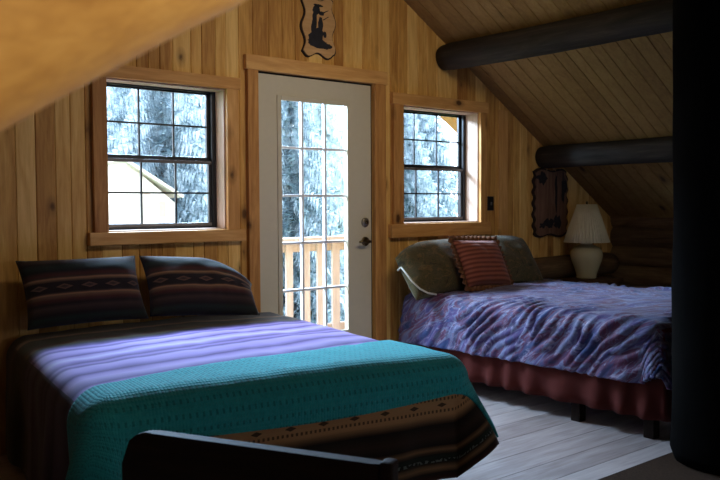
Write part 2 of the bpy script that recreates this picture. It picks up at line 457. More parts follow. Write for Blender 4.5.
bm = newbm(); slab_from(bm, [(x*.93,z*.955) for x, z in wavy_outline(W_, H_, .016, k=(2,2))], -.018, -.0125); obj('plaque_face', bm, M['plaque'], p1)
bm = newbm()
def blob(bm, cx, cz, rx, rz, y0=-.0186, y1=-.0181, n=26, seed=0, am=.18):
    slab_from(bm, [(cx+rx*math.cos(2*PI*i/n)*(1+am*noise.noise(Vector((math.cos(2*PI*i/n)*1.5+seed, math.sin(2*PI*i/n)*1.5, seed)))*2), cz+rz*math.sin(2*PI*i/n)*(1+am*noise.noise(Vector((math.cos(2*PI*i/n)*2, seed, math.sin(2*PI*i/n)*2)))*2)) for i in range(n)], y0, y1)
blob(bm, -.02, .105, .030, .030, seed=1); blob(bm, -.008, .135, .038, .009, seed=2); blob(bm, .02, .088, .024, .013, seed=3)
blob(bm, -.034, .045, .020, .062, seed=4, y0=-.0187); blob(bm, .010, .01, .020, .055, seed=5, y0=-.0188); blob(bm, -.045, -.02, .018, .06, y0=-.01865, seed=9)
blob(bm, -.01, -.055, .048, .048, seed=6, y0=-.0189); blob(bm, -.012, -.105, .085, .034, seed=7, y0=-.0191, am=.35); blob(bm, .055, -.118, .042, .02, seed=8, y0=-.0192, am=.4)
blob(bm, -.06, -.075, .03, .03, y0=-.01925, seed=10); blob(bm, .045, -.045, .014, .02, y0=-.01885, seed=12)
slab_from(bm, [(.0,.085),(.075,.115),(.076,.111),(.004,.075)], -.0190, -.0181)
slab_from(bm, [(.03,.05),(.075,.075),(.077,.071),(.034,.045)], -.0190, -.0181)
obj('engraving', bm, M['ink'], p1)
p2 = empty('wall_plaque', (2.872,-.001,1.25)); tag(p2, 'dark red-brown wavy edged picture plaque hanging behind the lamp', 'plaque')
bm = newbm(); slab_from(bm, wavy_outline(.45,.56,.011,n=160,k=(6,6)), -.02, 0); obj('burnt_edge', bm, M['char'], p2)
bm = newbm(); slab_from(bm, [(x*.93,z*.945) for x, z in wavy_outline(.45,.56,.011,n=160,k=(6,6))], -.026, -.0205); obj('picture', bm, M['browninset'], p2)
bm = newbm()
blob(bm, -.02,-.17,.07,.035,-.0266,-.0261,seed=11,am=.5); blob(bm, .07,-.16,.06,.05,-.0267,-.0261,seed=12,am=.5); blob(bm, -.12,-.19,.05,.02,-.0268,-.0261,seed=13,am=.5)
blob(bm, .06,.07,.018,.16,-.0269,-.0261,seed=14,am=.4); blob(bm, -.12,.2,.06,.05,-.0267,-.0261,seed=15,am=.5); blob(bm, .16,.12,.03,.12,-.0268,-.0261,seed=17,am=.5)
obj('engraving', bm, M['ink'], p2)
bm = newbm(); tube(bm, [(-.06,-.01,.27),(-.045,-.012,.30),(0,-.014,.315),(.045,-.012,.30),(.06,-.01,.27)], .012, 10); obj('hanger', bm, M['plaque'], p2, True)
sw = empty('light_switch', (2.132,-.001,1.247)); tag(sw, 'small black light switch plate on the boards right of the right window', 'switch')
bm = newbm(); box(bm, (-.034,-.008,-.055), (.034,0,.055), .003); obj('switch_plate', bm, M['black'], sw)
bm = newbm(); box(bm, (-.006,-.018,-.014), (.006,-.0085,.012), .002); obj('toggle', bm, M['greyrail'], sw)

# ------------------------------------------------------------------ cloth draping
def drape_fn(hw, Lf, top, r=.06, flare=.05, fold=.02, ffreq=4.0, seed=0, lift=0, zmin=.02, crown=.01, wr=.006, cflare=.0, ctrim=.0, wfreq=6, pexp=14):
    def f(u, v):
        iw = hw-r; il = Lf-r
        eu = max(0, abs(u)-iw); eu = math.copysign(eu, u); ev = max(0, v-il)
        ax, ay = abs(eu), ev
        cu = max(-iw, min(iw, u)); cv = min(v, il)
        wv = noise.noise(Vector((u*wfreq*.5, v*wfreq*.5, seed)))*wr + noise.noise(Vector((u*wfreq*1.7, v*wfreq*1.3, seed+4)))*wr*.5
        cr = crown*(1-(cu/iw)**2)
        if ax == 0 and ay == 0:
            return Vector((u, -v, top+cr+wv+lift))
        e = (ax**pexp+ay**pexp)**(1/pexp); h = math.hypot(ax, ay); dx, dy = eu/h, ev/h
        c45 = (2*abs(dx*dy))
        R = r+lift
        q = r*PI/2
        if e < q:
            hor = R*math.sin(e/r); dn = R*(1-math.cos(e/r)); fl = 0
        else:
            hor = R + (e-q)*(flare + cflare*c45); dn = R + (e-q)*(1-.25*c45); fl = min(1, (e-q)/.25)
        ph = Vector((cu*ffreq+dx*1.7, cv*ffreq+dy*1.7, seed+2))
        hor += fl*fold*(noise.noise(ph)*1.6 + .4*noise.noise(ph*2.3))
        hor += wv*.6; dn *= 1-ctrim*c45
        z = top+cr*max(0,1-e/q)+lift+wv*max(0, 1-e/.1)-dn
        if z < zmin+lift: hor += (zmin+lift-z)*.5; z = zmin+lift
        return Vector((cu+dx*hor, -(cv+dy*hor), z))
    return f
def sheet(name, f, U, V, nu, nv, mat, uvf=None, shape=None, thick=.008, parent=None, loc=None, rz=0):
    """grid of the flat cloth (U0..U1, V0..V1) laid through f; shape(u,v)->u,v lets an edge run skewed"""
    bm = newbm(); uvl = bm.loops.layers.uv.new('UVMap'); g = []; P = {}
    for j in range(nv+1):
        row = []
        for i in range(nu+1):
            u = U[0]+(U[1]-U[0])*i/nu; v = V[0]+(V[1]-V[0])*j/nv
            if shape: u, v = shape(i/nu, j/nv)
            vert = bm.verts.new(f(u, v)); P[vert] = uvf(u, v) if uvf else (u, v); row.append(vert)
        g.append(row)
    for j in range(nv):
        for i in range(nu):
            fc = bm.faces.new((g[j][i], g[j][i+1], g[j+1][i+1], g[j+1][i]))
            for l in fc.loops: l[uvl].uv = P[l.vert]
    me = bpy.data.meshes.new(name); bm.to_mesh(me); bm.free(); me.materials.append(mat)
    for p_ in me.polygons: p_.use_smooth = True
    o = bpy.data.objects.new(name, me); link(o, parent)
    if loc: o.location = loc
    o.rotation_euler = (0,0,rz)
    if thick:
        s = o.modifiers.new('thickness', 'SOLIDIFY'); s.thickness = thick; s.offset = -1
    return o

def fabric(name, build, rough=.9, bumpscale=900, bs=.15):
    t = NT(name); uv = t.node('ShaderNodeUVMap'); uv.uv_map = 'UVMap'
    sp = t.node('ShaderNodeSeparateXYZ'); t.L(uv.outputs[0], sp.inputs[0])
    col, h = build(t, uv.outputs[0], sp.outputs[0], sp.outputs[1])
    if h is not None: t.bump(h, bs, .006)
    t.base(col, rough, .1)
    t.b.inputs['Sheen Weight'].default_value = .15
    return t.m
K1, K2, K3 = S(32,25,23), S(56,42,35), S(28,28,25)
TAN, TAN2, RED, GRN, OLV = S(180,134,92), S(132,98,68), S(64,34,28), S(32,40,34), S(84,74,50)
LAV, LAV2, PUR, WHT = S(148,124,190), S(170,150,206), S(80,54,122), S(186,174,214)
def serape(t, uv, u, v):
    wob = t.math('MULTIPLY', t.math('SUBTRACT', t.noise(uv, 2.5, 2), .5), .02)
    vv = t.math('ADD', v, wob)
    f = t.math('DIVIDE', vv, 2.4)
    def st(l): return [(max(0,a/2.4), c) for a, c in l]
    # head and lavender zone, two ramps of constant stripes softened by mixing
    A = t.ramp(f, st([(0,K1),(.10,K2),(.14,TAN2),(.16,K1),(.24,GRN),(.30,RED),(.34,OLV),(.36,K1),(.43,PUR),(.46,LAV),(.50,PUR),(.53,LAV2),(.60,LAV),(.64,PUR),(.66,LAV),(.72,WHT),(.76,LAV),(.82,PUR),(.85,LAV),(.89,PUR),(.92,LAV2),(1.0,LAV),(1.06,PUR),(1.09,LAV),(1.14,LAV2),(1.24,PUR),(1.27,LAV)]))
    B = t.ramp(f, st([(1.3,K1),(1.72,K2),(1.755,K1),(1.775,TAN2),(1.785,TAN),(1.865,TAN),(1.88,TAN2),(1.90,K1),(1.95,K2),(1.99,K1),(2.005,TAN2),(2.02,K1),(2.035,GRN),(2.06,K3),(2.08,TAN2),(2.10,K1),(2.13,RED),(2.16,K2),(2.2,OLV),(2.22,K1),(2.28,K2)]))
    sel = t.math('GREATER_THAN', vv, 1.34)
    c = t.mix(sel, A, B)
    # comb teeth along the tan band
    dist = t.math('ABSOLUTE', t.math('SUBTRACT', v, 1.825))
    tooth = t.math('GREATER_THAN', t.math('FRACT', t.math('MULTIPLY', u, 52)), .52)
    ring = t.math('MULTIPLY', t.math('GREATER_THAN', dist, .018), t.math('LESS_THAN', dist, .030))
    c = t.mix(t.math('MULTIPLY', t.math('MULTIPLY', tooth, ring), .75), c, K1)
    lx = t.math('ABSOLUTE', t.math('SUBTRACT', t.math('FRACT', t.math('MULTIPLY', u, 7.3)), .5))
    loz = t.math('LESS_THAN', t.math('ADD', t.math('MULTIPLY', lx, .055), dist), .0095)
    c = t.mix(t.math('MULTIPLY', loz, .85), c, K1)
    # white weave specks in the lower dark bands
    dd = t.math('ABSOLUTE', t.math('SUBTRACT', vv, 2.05))
    sp = t.math('MULTIPLY', t.math('LESS_THAN', dd, .006), t.math('GREATER_THAN', t.noise(uv, 60, 1), .52))
    c = t.mix(t.math('MULTIPLY', sp, .6), c, S(120,130,124))
    c = t.mix(t.math('MULTIPLY', t.math('MULTIPLY', t.math('LESS_THAN', u, -.775), t.math('LESS_THAN', v, 1.60)), .8), c, K1)  # shade on the left side drop painted in as a dark mix
    # side drops of the cloth are the same weave, soft thread variation
    m = t.node('ShaderNodeMapping'); t.L(uv, m.inputs[0]); m.inputs['Scale'].default_value = (3,160,1)
    n = t.noise(m.outputs[0], 1, 3, .6)
    c = t.mix(.35, c, t.mix(n, (.25,.25,.25), (1.0,1.0,1.0)), 'MULTIPLY')
    return c, n
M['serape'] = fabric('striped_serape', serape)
def teal(t, uv, u, v):
    a = t.math('ABSOLUTE', t.math('SINE', t.math('MULTIPLY', u, 260)))
    b = t.math('ABSOLUTE', t.math('SINE', t.math('MULTIPLY', v, 220)))
    h = t.math('MULTIPLY', a, b)
    row = t.math('GREATER_THAN', t.math('SINE', t.math('MULTIPLY', v, 150)), .5)
    hole = t.math('MULTIPLY', row, t.math('GREATER_THAN', t.math('SINE', t.math('MULTIPLY', u, 260)), .45))
    n = t.noise(uv, 45, 3, .7)
    c = t.mix(n, S(26,126,132), S(62,178,184))
    c = t.mix(t.math('MULTIPLY', hole, .38), c, S(4,38,40))
    hh = t.math('SUBTRACT', t.math('ADD', h, t.math('MULTIPLY', n, 1.2)), hole)
    return c, hh
M['teal'] = fabric('teal_crochet', teal, bs=.55)
def pillow_stripes(t, uv, u, v):
    c = t.ramp(v, [(0,K1),(.08,GRN),(.13,K1),(.22,K2),(.27,K1),(.33,RED),(.385,S(96,72,52)),(.40,TAN2),(.42,K2),(.44,K1),(.58,K1),(.61,S(96,72,52)),(.63,TAN2),(.65,K2),(.69,RED),(.75,K3),(.82,GRN),(.88,K1),(.93,K2),(1,K1)])
    dist = t.math('ABSOLUTE', t.math('SUBTRACT', v, .51))
    lx = t.math('ABSOLUTE', t.math('SUBTRACT', t.math('FRACT', t.math('MULTIPLY', u, 5)), .5))
    loz = t.math('LESS_THAN', t.math('ADD', t.math('MULTIPLY', lx, .12), dist), .042)
    loz2 = t.math('LESS_THAN', t.math('ADD', t.math('MULTIPLY', lx, .12), dist), .022)
    c = t.mix(loz, c, S(84,62,48)); c = t.mix(loz2, c, K2)
    return c, t.noise(uv, 60, 2)
M['serape_pillow'] = fabric('striped_pillow', pillow_stripes)
def comf(t, uv, u, v):
    a = t.math('ADD', v, t.math('MULTIPLY', t.math('ABSOLUTE', u), .8))
    cb = t.node('ShaderNodeCombineXYZ'); t.L(t.math('MULTIPLY', a, 1.7), cb.inputs[0]); t.L(t.math('MULTIPLY', u, 1.1), cb.inputs[1])
    st_ = cb.outputs[0]
    n = t.node('ShaderNodeTexNoise'); n.inputs['Scale'].default_value = 3.6; n.inputs['Detail'].default_value = 6; n.inputs['Roughness'].default_value = .6; n.inputs['Distortion'].default_value = 1.2
    t.L(st_, n.inputs['Vector'])
    c = t.ramp(n.outputs['Fac'], [(.25,S(46,38,88)),(.36,S(52,72,116)),(.43,S(78,60,106)),(.49,S(104,112,144)),(.54,S(94,50,76)),(.60,S(74,70,108)),(.68,S(38,58,96)),(.8,S(76,38,60))])
    n2 = t.noise(st_, 13, 4, .6, 1.2)
    c = t.mix(t.ramp(n2, [(.56,(0,0,0)),(.68,(.55,.55,.55))]), c, S(172,168,196))
    n3 = t.noise(st_, 8, 3, .6, 1)
    c = t.mix(t.ramp(n3, [(.30,(.6,.6,.6)),(.43,(0,0,0))]), c, S(28,24,50))
    return c, t.noise(st_, 16, 4, .6, 1.0)
M['comforter'] = fabric('marbled_comforter', comf, rough=.5, bs=.5)
M['maroon'] = plain('maroon_sheet', S(84,28,38), .9, .1)
M['skirt'] = plain('terracotta_bedskirt', S(80,35,30), .9, .1, nz=.12, ns=12)
def floral(t, uv, u, v):
    n = t.noise(uv, 7, 4, .6, 1.5)
    c = t.ramp(n, [(.3,S(44,40,28)),(.45,S(84,72,46)),(.52,S(62,60,38)),(.6,S(104,84,54)),(.72,S(58,40,30))])
    return c, t.noise(uv, 40, 3)
M['floral'] = fabric('olive_brown_print', floral)
def orange(t, uv, u, v):
    b = t.math('SINE', t.math('MULTIPLY', v, 70))
    c = t.mix(t.math('MULTIPLY', t.math('ADD', b, 1), .5), S(98,50,38), S(142,82,64))
    return c, b
M['orange'] = fabric('terracotta_stripe', orange)
M['ruffle'] = plain('patterned_ruffle', S(104,70,50), .9, .1, nz=.45, ns=60)
M['mattress'] = plain('mattress_ticking', S(190,186,180), .9, .1)

# ------------------------------------------------------------------ bed one (striped)
ANG = math.radians(8.5); H1 = Vector((-.745,-.17,0))
b1 = empty('bed', H1, -ANG); tag(b1, 'near bed under the striped and teal blankets', 'bed')
bm = newbm(); box(bm, (-.73,-1.64,.20), (.73,.0,.33), .02); obj('box_spring', bm, M['mattress'], b1)
bm = newbm(); box(bm, (-.735,-1.645,.335), (.735,.0,.575), .045); obj('mattress', bm, M['mattress'], b1, True)
bm = newbm()
for x in (-.72,.69): box(bm, (x,-1.63,.155), (x+.03,-.01,.198), .004)
for y in (-1.62,-.8,-.07): box(bm, (-.69,y,.155), (.69,y+.05,.195), .004)
obj('bed_frame', bm, M['darkwood'], b1)
for x in (-.68,.68):
    for y in (-1.55,-.05):
        bm = newbm(); tube(bm, [(x,y,0),(x,y,.02),(x,y,.155)], [.018,.024,.026], 14); obj('leg', bm, M['darkwood'], b1)
TOP = .592
fsp = drape_fn(.785, 1.70, TOP, r=.10, flare=.04, fold=.03, ffreq=3.2, seed=3, crown=.012, wr=.008, cflare=.30, ctrim=.12, zmin=.03)
SK = .185
def fade(v): 
    t = max(0, min(1, (1.72-v)/.3)); return t*t*(3-2*t)
uvsp = lambda u, v: (u, v + SK*max(-.8,min(.8,u))*fade(v)*max(0,min(1,v/.4)))
def sshape(a, b):
    u = -.705-.58 + (1.41+1.10)*a; v0 = max(-.12, -.09-.15*max(-.85,u)); return u, v0+(1.63+.50-v0)*b
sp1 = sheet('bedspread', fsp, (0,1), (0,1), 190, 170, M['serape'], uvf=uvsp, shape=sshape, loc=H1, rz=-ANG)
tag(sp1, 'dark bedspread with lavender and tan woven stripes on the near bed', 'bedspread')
ft = drape_fn(.785, 1.70, TOP, r=.10, flare=.05, fold=.026, ffreq=3.2, seed=3, crown=.012, wr=.008, cflare=.30, ctrim=.12, lift=.014, zmin=.03)
def tshape(a, b):
    U0, U1 = -.705-.57, .705+.33
    u = U0+(U1-U0)*a
    uc = max(-.775, min(.775, u))
    v0 = 1.325 - SK*uc + .012*math.sin(u*5)
    v1 = 1.63 + .165 + .02*math.sin(u*3+1) - .02*u + (.30*max(0,(u-.66)/.35)**1.5) + (.9*max(0,(-u-.60)/.6))
    v = v0+(v1-v0)*b
    return u, v
tl = sheet('throw_blanket', ft, None or (0,1), (0,1), 170, 60, M['teal'], shape=tshape, thick=.009, loc=H1, rz=-ANG)
tag(tl, 'teal crocheted throw blanket folded over the foot of the near bed', 'blanket')

def pillow(name, w_, h_, t_, mat, loc, rot, label, group=None, seed=0, ruffle=None, sag=(0,0), pinch=.06):
    root = empty(name, loc, rot=rot); tag(root, label, 'pillow', group)
    bm = newbm(); uvl = bm.loops.layers.uv.new('UVMap'); N = 36
    def P(a, b, s):
        x, y = a, b
        ex = 1-pinch*(1-(y*y))*abs(x)**3; ey = 1-pinch*(1-(x*x))*abs(y)**3
        rr = max(0, (1-abs(x)**2.6)*(1-abs(y)**2.6))
        z = t_*.5*rr**.5*s*(1+.12*noise.noise(Vector((x*1.4+seed, y*1.4, s))))
        n = noise.noise(Vector((x*3+seed, y*3, seed)))*.008*rr + noise.noise(Vector((x*9, y*2+seed, 1)))*.003*rr
        X = x*ex*w_/2; Y = y*ey*h_/2
        Y -= sag[0]*max(0,x)**2*max(0,y+.3) + sag[1]*max(0,-x)**2*max(0,y+.3)
        return Vector((X, Y, z+n))
    for s in (1,-1):
        g = [[bm.verts.new(P(-1+2*i/N, -1+2*j/N, s)) for i in range(N+1)] for j in range(N+1)]
        for j in range(N):
            for i in range(N):
                q = (g[j][i], g[j][i+1], g[j+1][i+1], g[j+1][i]); uvq = ((i/N,j/N),((i+1)/N,j/N),((i+1)/N,(j+1)/N),(i/N,(j+1)/N))
                if s < 0: q = q[::-1]; uvq = uvq[::-1]
                fc = bm.faces.new(q)
                for l, c in zip(fc.loops, uvq): l[uvl].uv = c
    bmesh.ops.remove_doubles(bm, verts=bm.verts[:], dist=.0004)
    obj('pillow_cover', bm, mat, root, True)
    if ruffle:
        bm = newbm(); n = 240; r0 = []; r1 = []
        for i in range(n):
            a = 2*PI*i/n; c, s = math.cos(a), math.sin(a)
            k = 1/max(abs(c), abs(s)); x, y = c*k*.985, s*k*.985
            p_ = P(x, y, 1); p_.z = 0
            wv = math.sin(i*1.05)*.007
            o_ = Vector((p_.x+ c*.045*(1 if True else 0), p_.y+s*.045, wv*1.6)); r0.append(bm.verts.new((p_.x, p_.y, wv*.3))); r1.append(bm.verts.new(o_))
        for i in range(n): bm.faces.new((r0[i], r0[(i+1)%n], r1[(i+1)%n], r1[i]))
        o = obj('ruffle', bm, ruffle, root, True); m_ = o.modifiers.new('thickness','SOLIDIFY'); m_.thickness = .003
    return root
R_ = math.radians
pillow('pillow', .62,.36,.16, M['serape_pillow'], (-1.185,-.22,.815), (R_(64),0,R_(0)), 'left dark pillow with tan stripe bands on the near bed', 'striped pillows on the near bed', 1, sag=(.0,.0))
pillow('pillow', .64,.37,.16, M['serape_pillow'], (-.555,-.27,.80), (R_(56),R_(4),R_(-5)), 'right dark striped pillow with a drooping right corner on the near bed', 'striped pillows on the near bed', 5, sag=(.13,0))

# ------------------------------------------------------------------ bed two (marbled comforter)
H2 = Vector((1.90,-.10,0))
b2 = empty('bed', H2, 0); tag(b2, 'far bed under the marbled purple comforter beside the right window', 'bed')
bm = newbm(); box(bm, (-.76,-1.95,.17), (.76,.0,.36), .02); obj('box_spring', bm, M['mattress'], b2)
bm = newbm(); box(bm, (-.77,-1.96,.362), (.77,.01,.60), .05); obj('mattress', bm, M['maroon'], b2, True)
bm = newbm()
for x in (-.75,.72): box(bm, (x,-1.94,.12), (x+.03,-.02,.168), .004)
for y in (-1.92,-1.42,-.5,-.06): box(bm, (-.72,y,.12), (.72,y+.05,.165), .004)
obj('bed_frame', bm, M['darkwood'], b2)
for x in (-.72,.72):
    for y in (-1.86,-1.40,-.1):
        bm = newbm(); box(bm, (x-.03,y-.03,0), (x+.03,y+.03,.12), .004); obj('leg', bm, M['darkwood'], b2)
bm = newbm(); path = []
n = 460; per = 1.96*2+1.54
for i in range(n+1):
    s = per*i/n
    if s < 1.96: p_ = Vector((-.785,-s,0)); nn = Vector((-1,0,0))
    elif s < 1.96+1.54: p_ = Vector((-.785+(s-1.96)*1.57/1.54,-1.975,0)); nn = Vector((0,-1,0))
    else: p_ = Vector((.785,-1.96+(s-3.5),0)); nn = Vector((1,0,0))
    path.append((p_, nn, s))
rows = []
for k in range(7):
    z = .42 - k/6*(.42-.115); row = []
    for p_, nn, s in path:
        a = (k/6)*.016; row.append(bm.verts.new(p_ + nn*(a*1.3*math.sin(s*34+1.5*math.sin(s*7)) + .012*(k/6)) + Vector((0,0,z))))
    rows.append(row)
for k in range(6):
    for i in range(n): bm.faces.new((rows[k][i], rows[k][i+1], rows[k+1][i+1], rows[k+1][i]))
o = obj('bedskirt', bm, M['skirt'], b2, True); m_ = o.modifiers.new('thickness','SOLIDIFY'); m_.thickness = .003
fq = drape_fn(.80, 1.95, .618, r=.09, flare=.10, fold=.035, ffreq=5, seed=9, crown=.035, wr=.012, cflare=.25, zmin=.05)
def fcomf(u, v):
    p_ = fq(u, v)
    e = max(0, abs(u)-.66); e2 = max(0, v-1.85)
    # diagonal puckers running down over the near edge
    k = math.exp(-((abs(u)-.86)/.26)**2) if abs(u) > .35 else .12
    k = max(k, math.exp(-((v-2.05)/.25)**2)*.9)
    d = (v*1.0 + abs(u)*.8 + .10*noise.noise(Vector((u*3, v*3, 0))))
    w1 = (1-abs(math.sin(d*36+3.6*noise.noise(Vector((u*2.5, v*3.4, 5)))+1.2*noise.noise(Vector((u*7, v*8, 1))))))**1.5
    amp = .026*k*max(.1, .55+1.1*noise.noise(Vector((u*4, v*5, 2))))
    nrm = Vector((math.copysign(min(1, e/.12), u), -min(1, e2/.12), max(0, 1-max(e, e2)/.16))); 
    if nrm.length > 0: nrm.normalize()
    return p_ + nrm*(w1*amp*1.3) + Vector((0,0,.007*noise.noise(Vector((u*11, v*9, 3)))*(1-k)))
cf = sheet('comforter', fcomf, (-.71-.37,.71+.37), (.02,1.86+.44), 230, 330, M['comforter'], loc=H2, thick=.012)
tag(cf, 'wrinkled marbled purple and blue comforter spread over the far bed', 'comforter')
pillow('pillow', .66,.44,.18, M['floral'], (1.27,-.25,.805), (R_(56),R_(-2),R_(4)), 'olive brown printed pillow at the left of the far bed, below the right window', seed=11, sag=(0,.09))
pillow('pillow', .60,.44,.18, M['floral'], (2.06,-.22,.82), (R_(56),0,R_(-3)), 'olive brown printed pillow partly behind the terracotta cushion on the far bed', seed=17, sag=(.03,0))
pillow('cushion', .44,.36,.15, M['orange'], (1.57,-.42,.83), (R_(62),R_(2),R_(-2)), 'terracotta ribbed square cushion with a patterned ruffle on the far bed', seed=23, ruffle=M['ruffle'])
# white cord over the pillow's left edge
bm = newbm(); tube(bm, [(.955,-.22,.80),(.94,-.27,.825),(.935,-.32,.79),(.95,-.36,.74),(.985,-.40,.69),(1.03,-.43,.66),(1.08,-.46,.648)], .006, 8)
tag(obj('cord', bm, plain('white_cord', S(190,184,172), .8), None, True), 'thin white cord curving down the left end of the olive pillow', 'cord')

# ------------------------------------------------------------------ nightstand + lamp
ns = empty('nightstand', (3.10,-.245,0)); tag(ns, 'low brown nightstand in the far corner carrying the cream lamp', 'nightstand')
bm = newbm(); box(bm, (-.21,-.19,.595), (.21,.12,.622), .005); obj('tabletop', bm, M['nightstand'], ns)
bm = newbm(); box(bm, (-.19,-.17,.38), (.19,.10,.594), .003); obj('drawer_case', bm, M['nightstand'], ns)
bm = newbm(); box(bm, (-.17,-.182,.41), (.17,-.171,.57), .003); dw = obj('drawer', bm, M['nightstand'], ns)
bm = newbm(); tube(bm, [(0,-.182,.49),(0,-.20,.49),(0,-.205,.49)], [.008,.014,.010], 14); obj('knob', bm, M['brass'], dw, True)
for x in (-.17,.17):
    for y in (-.15,.08):
        bm = newbm(); box(bm, (x-.02,y-.02,0), (x+.02,y+.02,.379), .002); obj('leg', bm, M['nightstand'], ns)
lp = empty('table_lamp', (3.07,-.235,.622)); tag(lp, 'cream ceramic table lamp with a pleated cream shade beside the far bed', 'lamp')
M['ceramic'] = plain('cream_ceramic', S(196,184,146), .25, .5, nz=.05, ns=10)
bm = newbm(); lathe(bm, [(.075,0),(.082,.008),(.080,.02),(.088,.05),(.105,.10),(.124,.15),(.132,.19),(.128,.225),(.105,.255),(.070,.272),(.050,.280),(.048,.290),(.066,.300),(.068,.318),(.050,.326),(.02,.33)], 48)
obj('lamp_base', bm, M['ceramic'], lp, True)
bm = newbm(); tube(bm, [(0,0,.33),(0,0,.42)], .012, 12); tube(bm, [(0,0,.42),(0,0,.44),(0,0,.47),(0,0,.5)], [.015,.028,.028,.01], 14); obj('bulb_holder', bm, M['brass'], lp, True)
M['shade'] = NT('pleated_shade')
t_ = M['shade']; t_.base(S(214,202,168), .8, .1); t_.b.inputs['Subsurface Weight'].default_value = .0; M['shade'] = t_.m
bm = newbm(); pf = lambda r, z, a: r*(1+.022*math.cos(a*44))
lathe(bm, [(.185,.30),(.150,.41),(.112,.52),(.080,.615)], 352, pf, close=False)
o = obj('lamp_shade', bm, M['shade'], lp, True); m_ = o.modifiers.new('thickness','SOLIDIFY'); m_.thickness = .003
bm = newbm(); tube(bm, [(0,0,.5),(0,0,.60),(0,0,.625),(0,0,.64)], [.003,.003,.010,.004], 10)
for k in range(3): tube(bm, [(0,0,.602),(.078*math.cos(k*2.09),.078*math.sin(k*2.09),.608)], .002, 6)
obj('finial', bm, M['brass'], lp, True)

# ------------------------------------------------------------------ bench back in front of the near bed
A_ = Vector((-1.90,-2.27,0)); B_ = Vector((-1.575,-2.925,0)); dvec = (B_-A_); LB = dvec.length; ab = math.atan2(dvec.y, dvec.x)
bn = empty('bench', A_, ab); tag(bn, 'dark wooden bench with a solid back standing at the foot of the near bed', 'bench')
bm = newbm(); pr = []
N = 30
for i in range(N+1):
    x = LB*i/N
    if x < .09: z = .66 - .09*(1-math.sqrt(max(0,1-((.09-x)/.09)**2)))
    else: z = .66 - .006*(x-.09)
    pr.append((x, z))
out = [(0,.20)] + [(x, z) for x, z in pr] + [(LB,.20)]
a = [bm.verts.new((x,-.0,z)) for x, z in out]; b = [bm.verts.new((x,.035,z)) for x, z in out]
bm.faces.new(a); bm.faces.new(b[::-1])
for i in range(len(out)): bm.faces.new((a[i], b[i], b[(i+1)%len(out)], a[(i+1)%len(out)]))
bmesh.ops.bevel(bm, geom=[e for e in bm.edges if abs(e.verts[0].co.y-e.verts[1].co.y) < 1e-5], offset=.006, segments=2, affect='EDGES')
obj('backrest', bm, M['darkwood'], bn)
bm = newbm(); box(bm, (.0,.036,.40), (LB,.40,.43), .006); obj('seat', bm, M['darkwood'], bn)
for x in (.0, LB-.05):
    for y in (.0,.35):
        bm = newbm(); box(bm, (x,y+(.0 if y else .0),0), (x+.05,y+.035,.199 if y == 0 else .399), .004); obj('leg', bm, M['darkwood'], bn)
bm = newbm(); box(bm, (LB-.002,-.004,.0), (LB+.03,.04,.664), .008); obj('end_post', bm, M['darkwood'], bn)

# ------------------------------------------------------------------ rug
M['rug'] = plain('dark_brown_rug', S(58,44,34), .95, .05, nz=.3, ns=120)
bm = newbm(); box(bm, (.12,-4.2,0.001), (2.6,-2.185,.012), .004)
tag(obj('rug', bm, M['rug']), 'dark brown flat rug in front of the log post', 'rug')

# ------------------------------------------------------------------ outdoors
GZ = -2.7
t = NT('lawn'); c = t.mix(t.noise(t.coord(), .8, 5), S(60,92,44), S(112,138,72)); M['lawn'] = t.base(c, 1, .1)
bm = newbm(); bmesh.ops.create_grid(bm, x_segments=2, y_segments=2, size=45); 
tag(obj('ground', bm, M['lawn'], loc=(6,20,GZ)), 'green lawn outside below the balcony', 'ground', kind='structure')
M['deckwood'] = wood('balcony_timber', S(190,178,170), S(172,158,150), S(140,126,118), 2, knots=False, usetone=False, rough=.7)
bm = newbm()
for i in range(13): box(bm, (-.4,.17+i*.113,-.10), (3.2,.17+i*.113+.105,-.06), .003)
for x in (-.35,1.4,3.1): box(bm, (x,.17,-.28), (x+.05,1.63,-.101))
for x in (-.35,3.05): box(bm, (x,1.5,GZ), (x+.12,1.62,-.281))
tag(obj('balcony_deck', bm, M['deckwood']), 'timber balcony deck outside the glazed door', 'deck', kind='structure')
rl = empty('balcony_railing', (0,1.5,-.06)); tag(rl, 'pale wooden balcony railing with upright balusters seen through the door', 'railing')
bm = newbm(); box(bm, (-.35,-.06,.985), (3.15,.06,1.025), .006); box(bm, (-.35,-.018,.90), (3.15,.018,.984), .003); obj('top_rail', bm, M['deckwood'], rl)
bm = newbm(); box(bm, (-.35,-.018,.18), (3.15,.018,.25), .003); obj('bottom_rail', bm, M['deckwood'], rl)
for x in (-.3,3.02):
    bm = newbm(); box(bm, (x,-.045,0), (x+.09,.045,.899), .004); obj('post', bm, M['deckwood'], rl)
xb = .06
while xb < 3.0:
    bm = newbm(); w_ = .085 if int(xb*10)%2 else .07
    box(bm, (xb,-.04,.10), (xb+w_,-.0185,.97), .003); obj('baluster', bm, M['deckwood'], rl); xb += .165
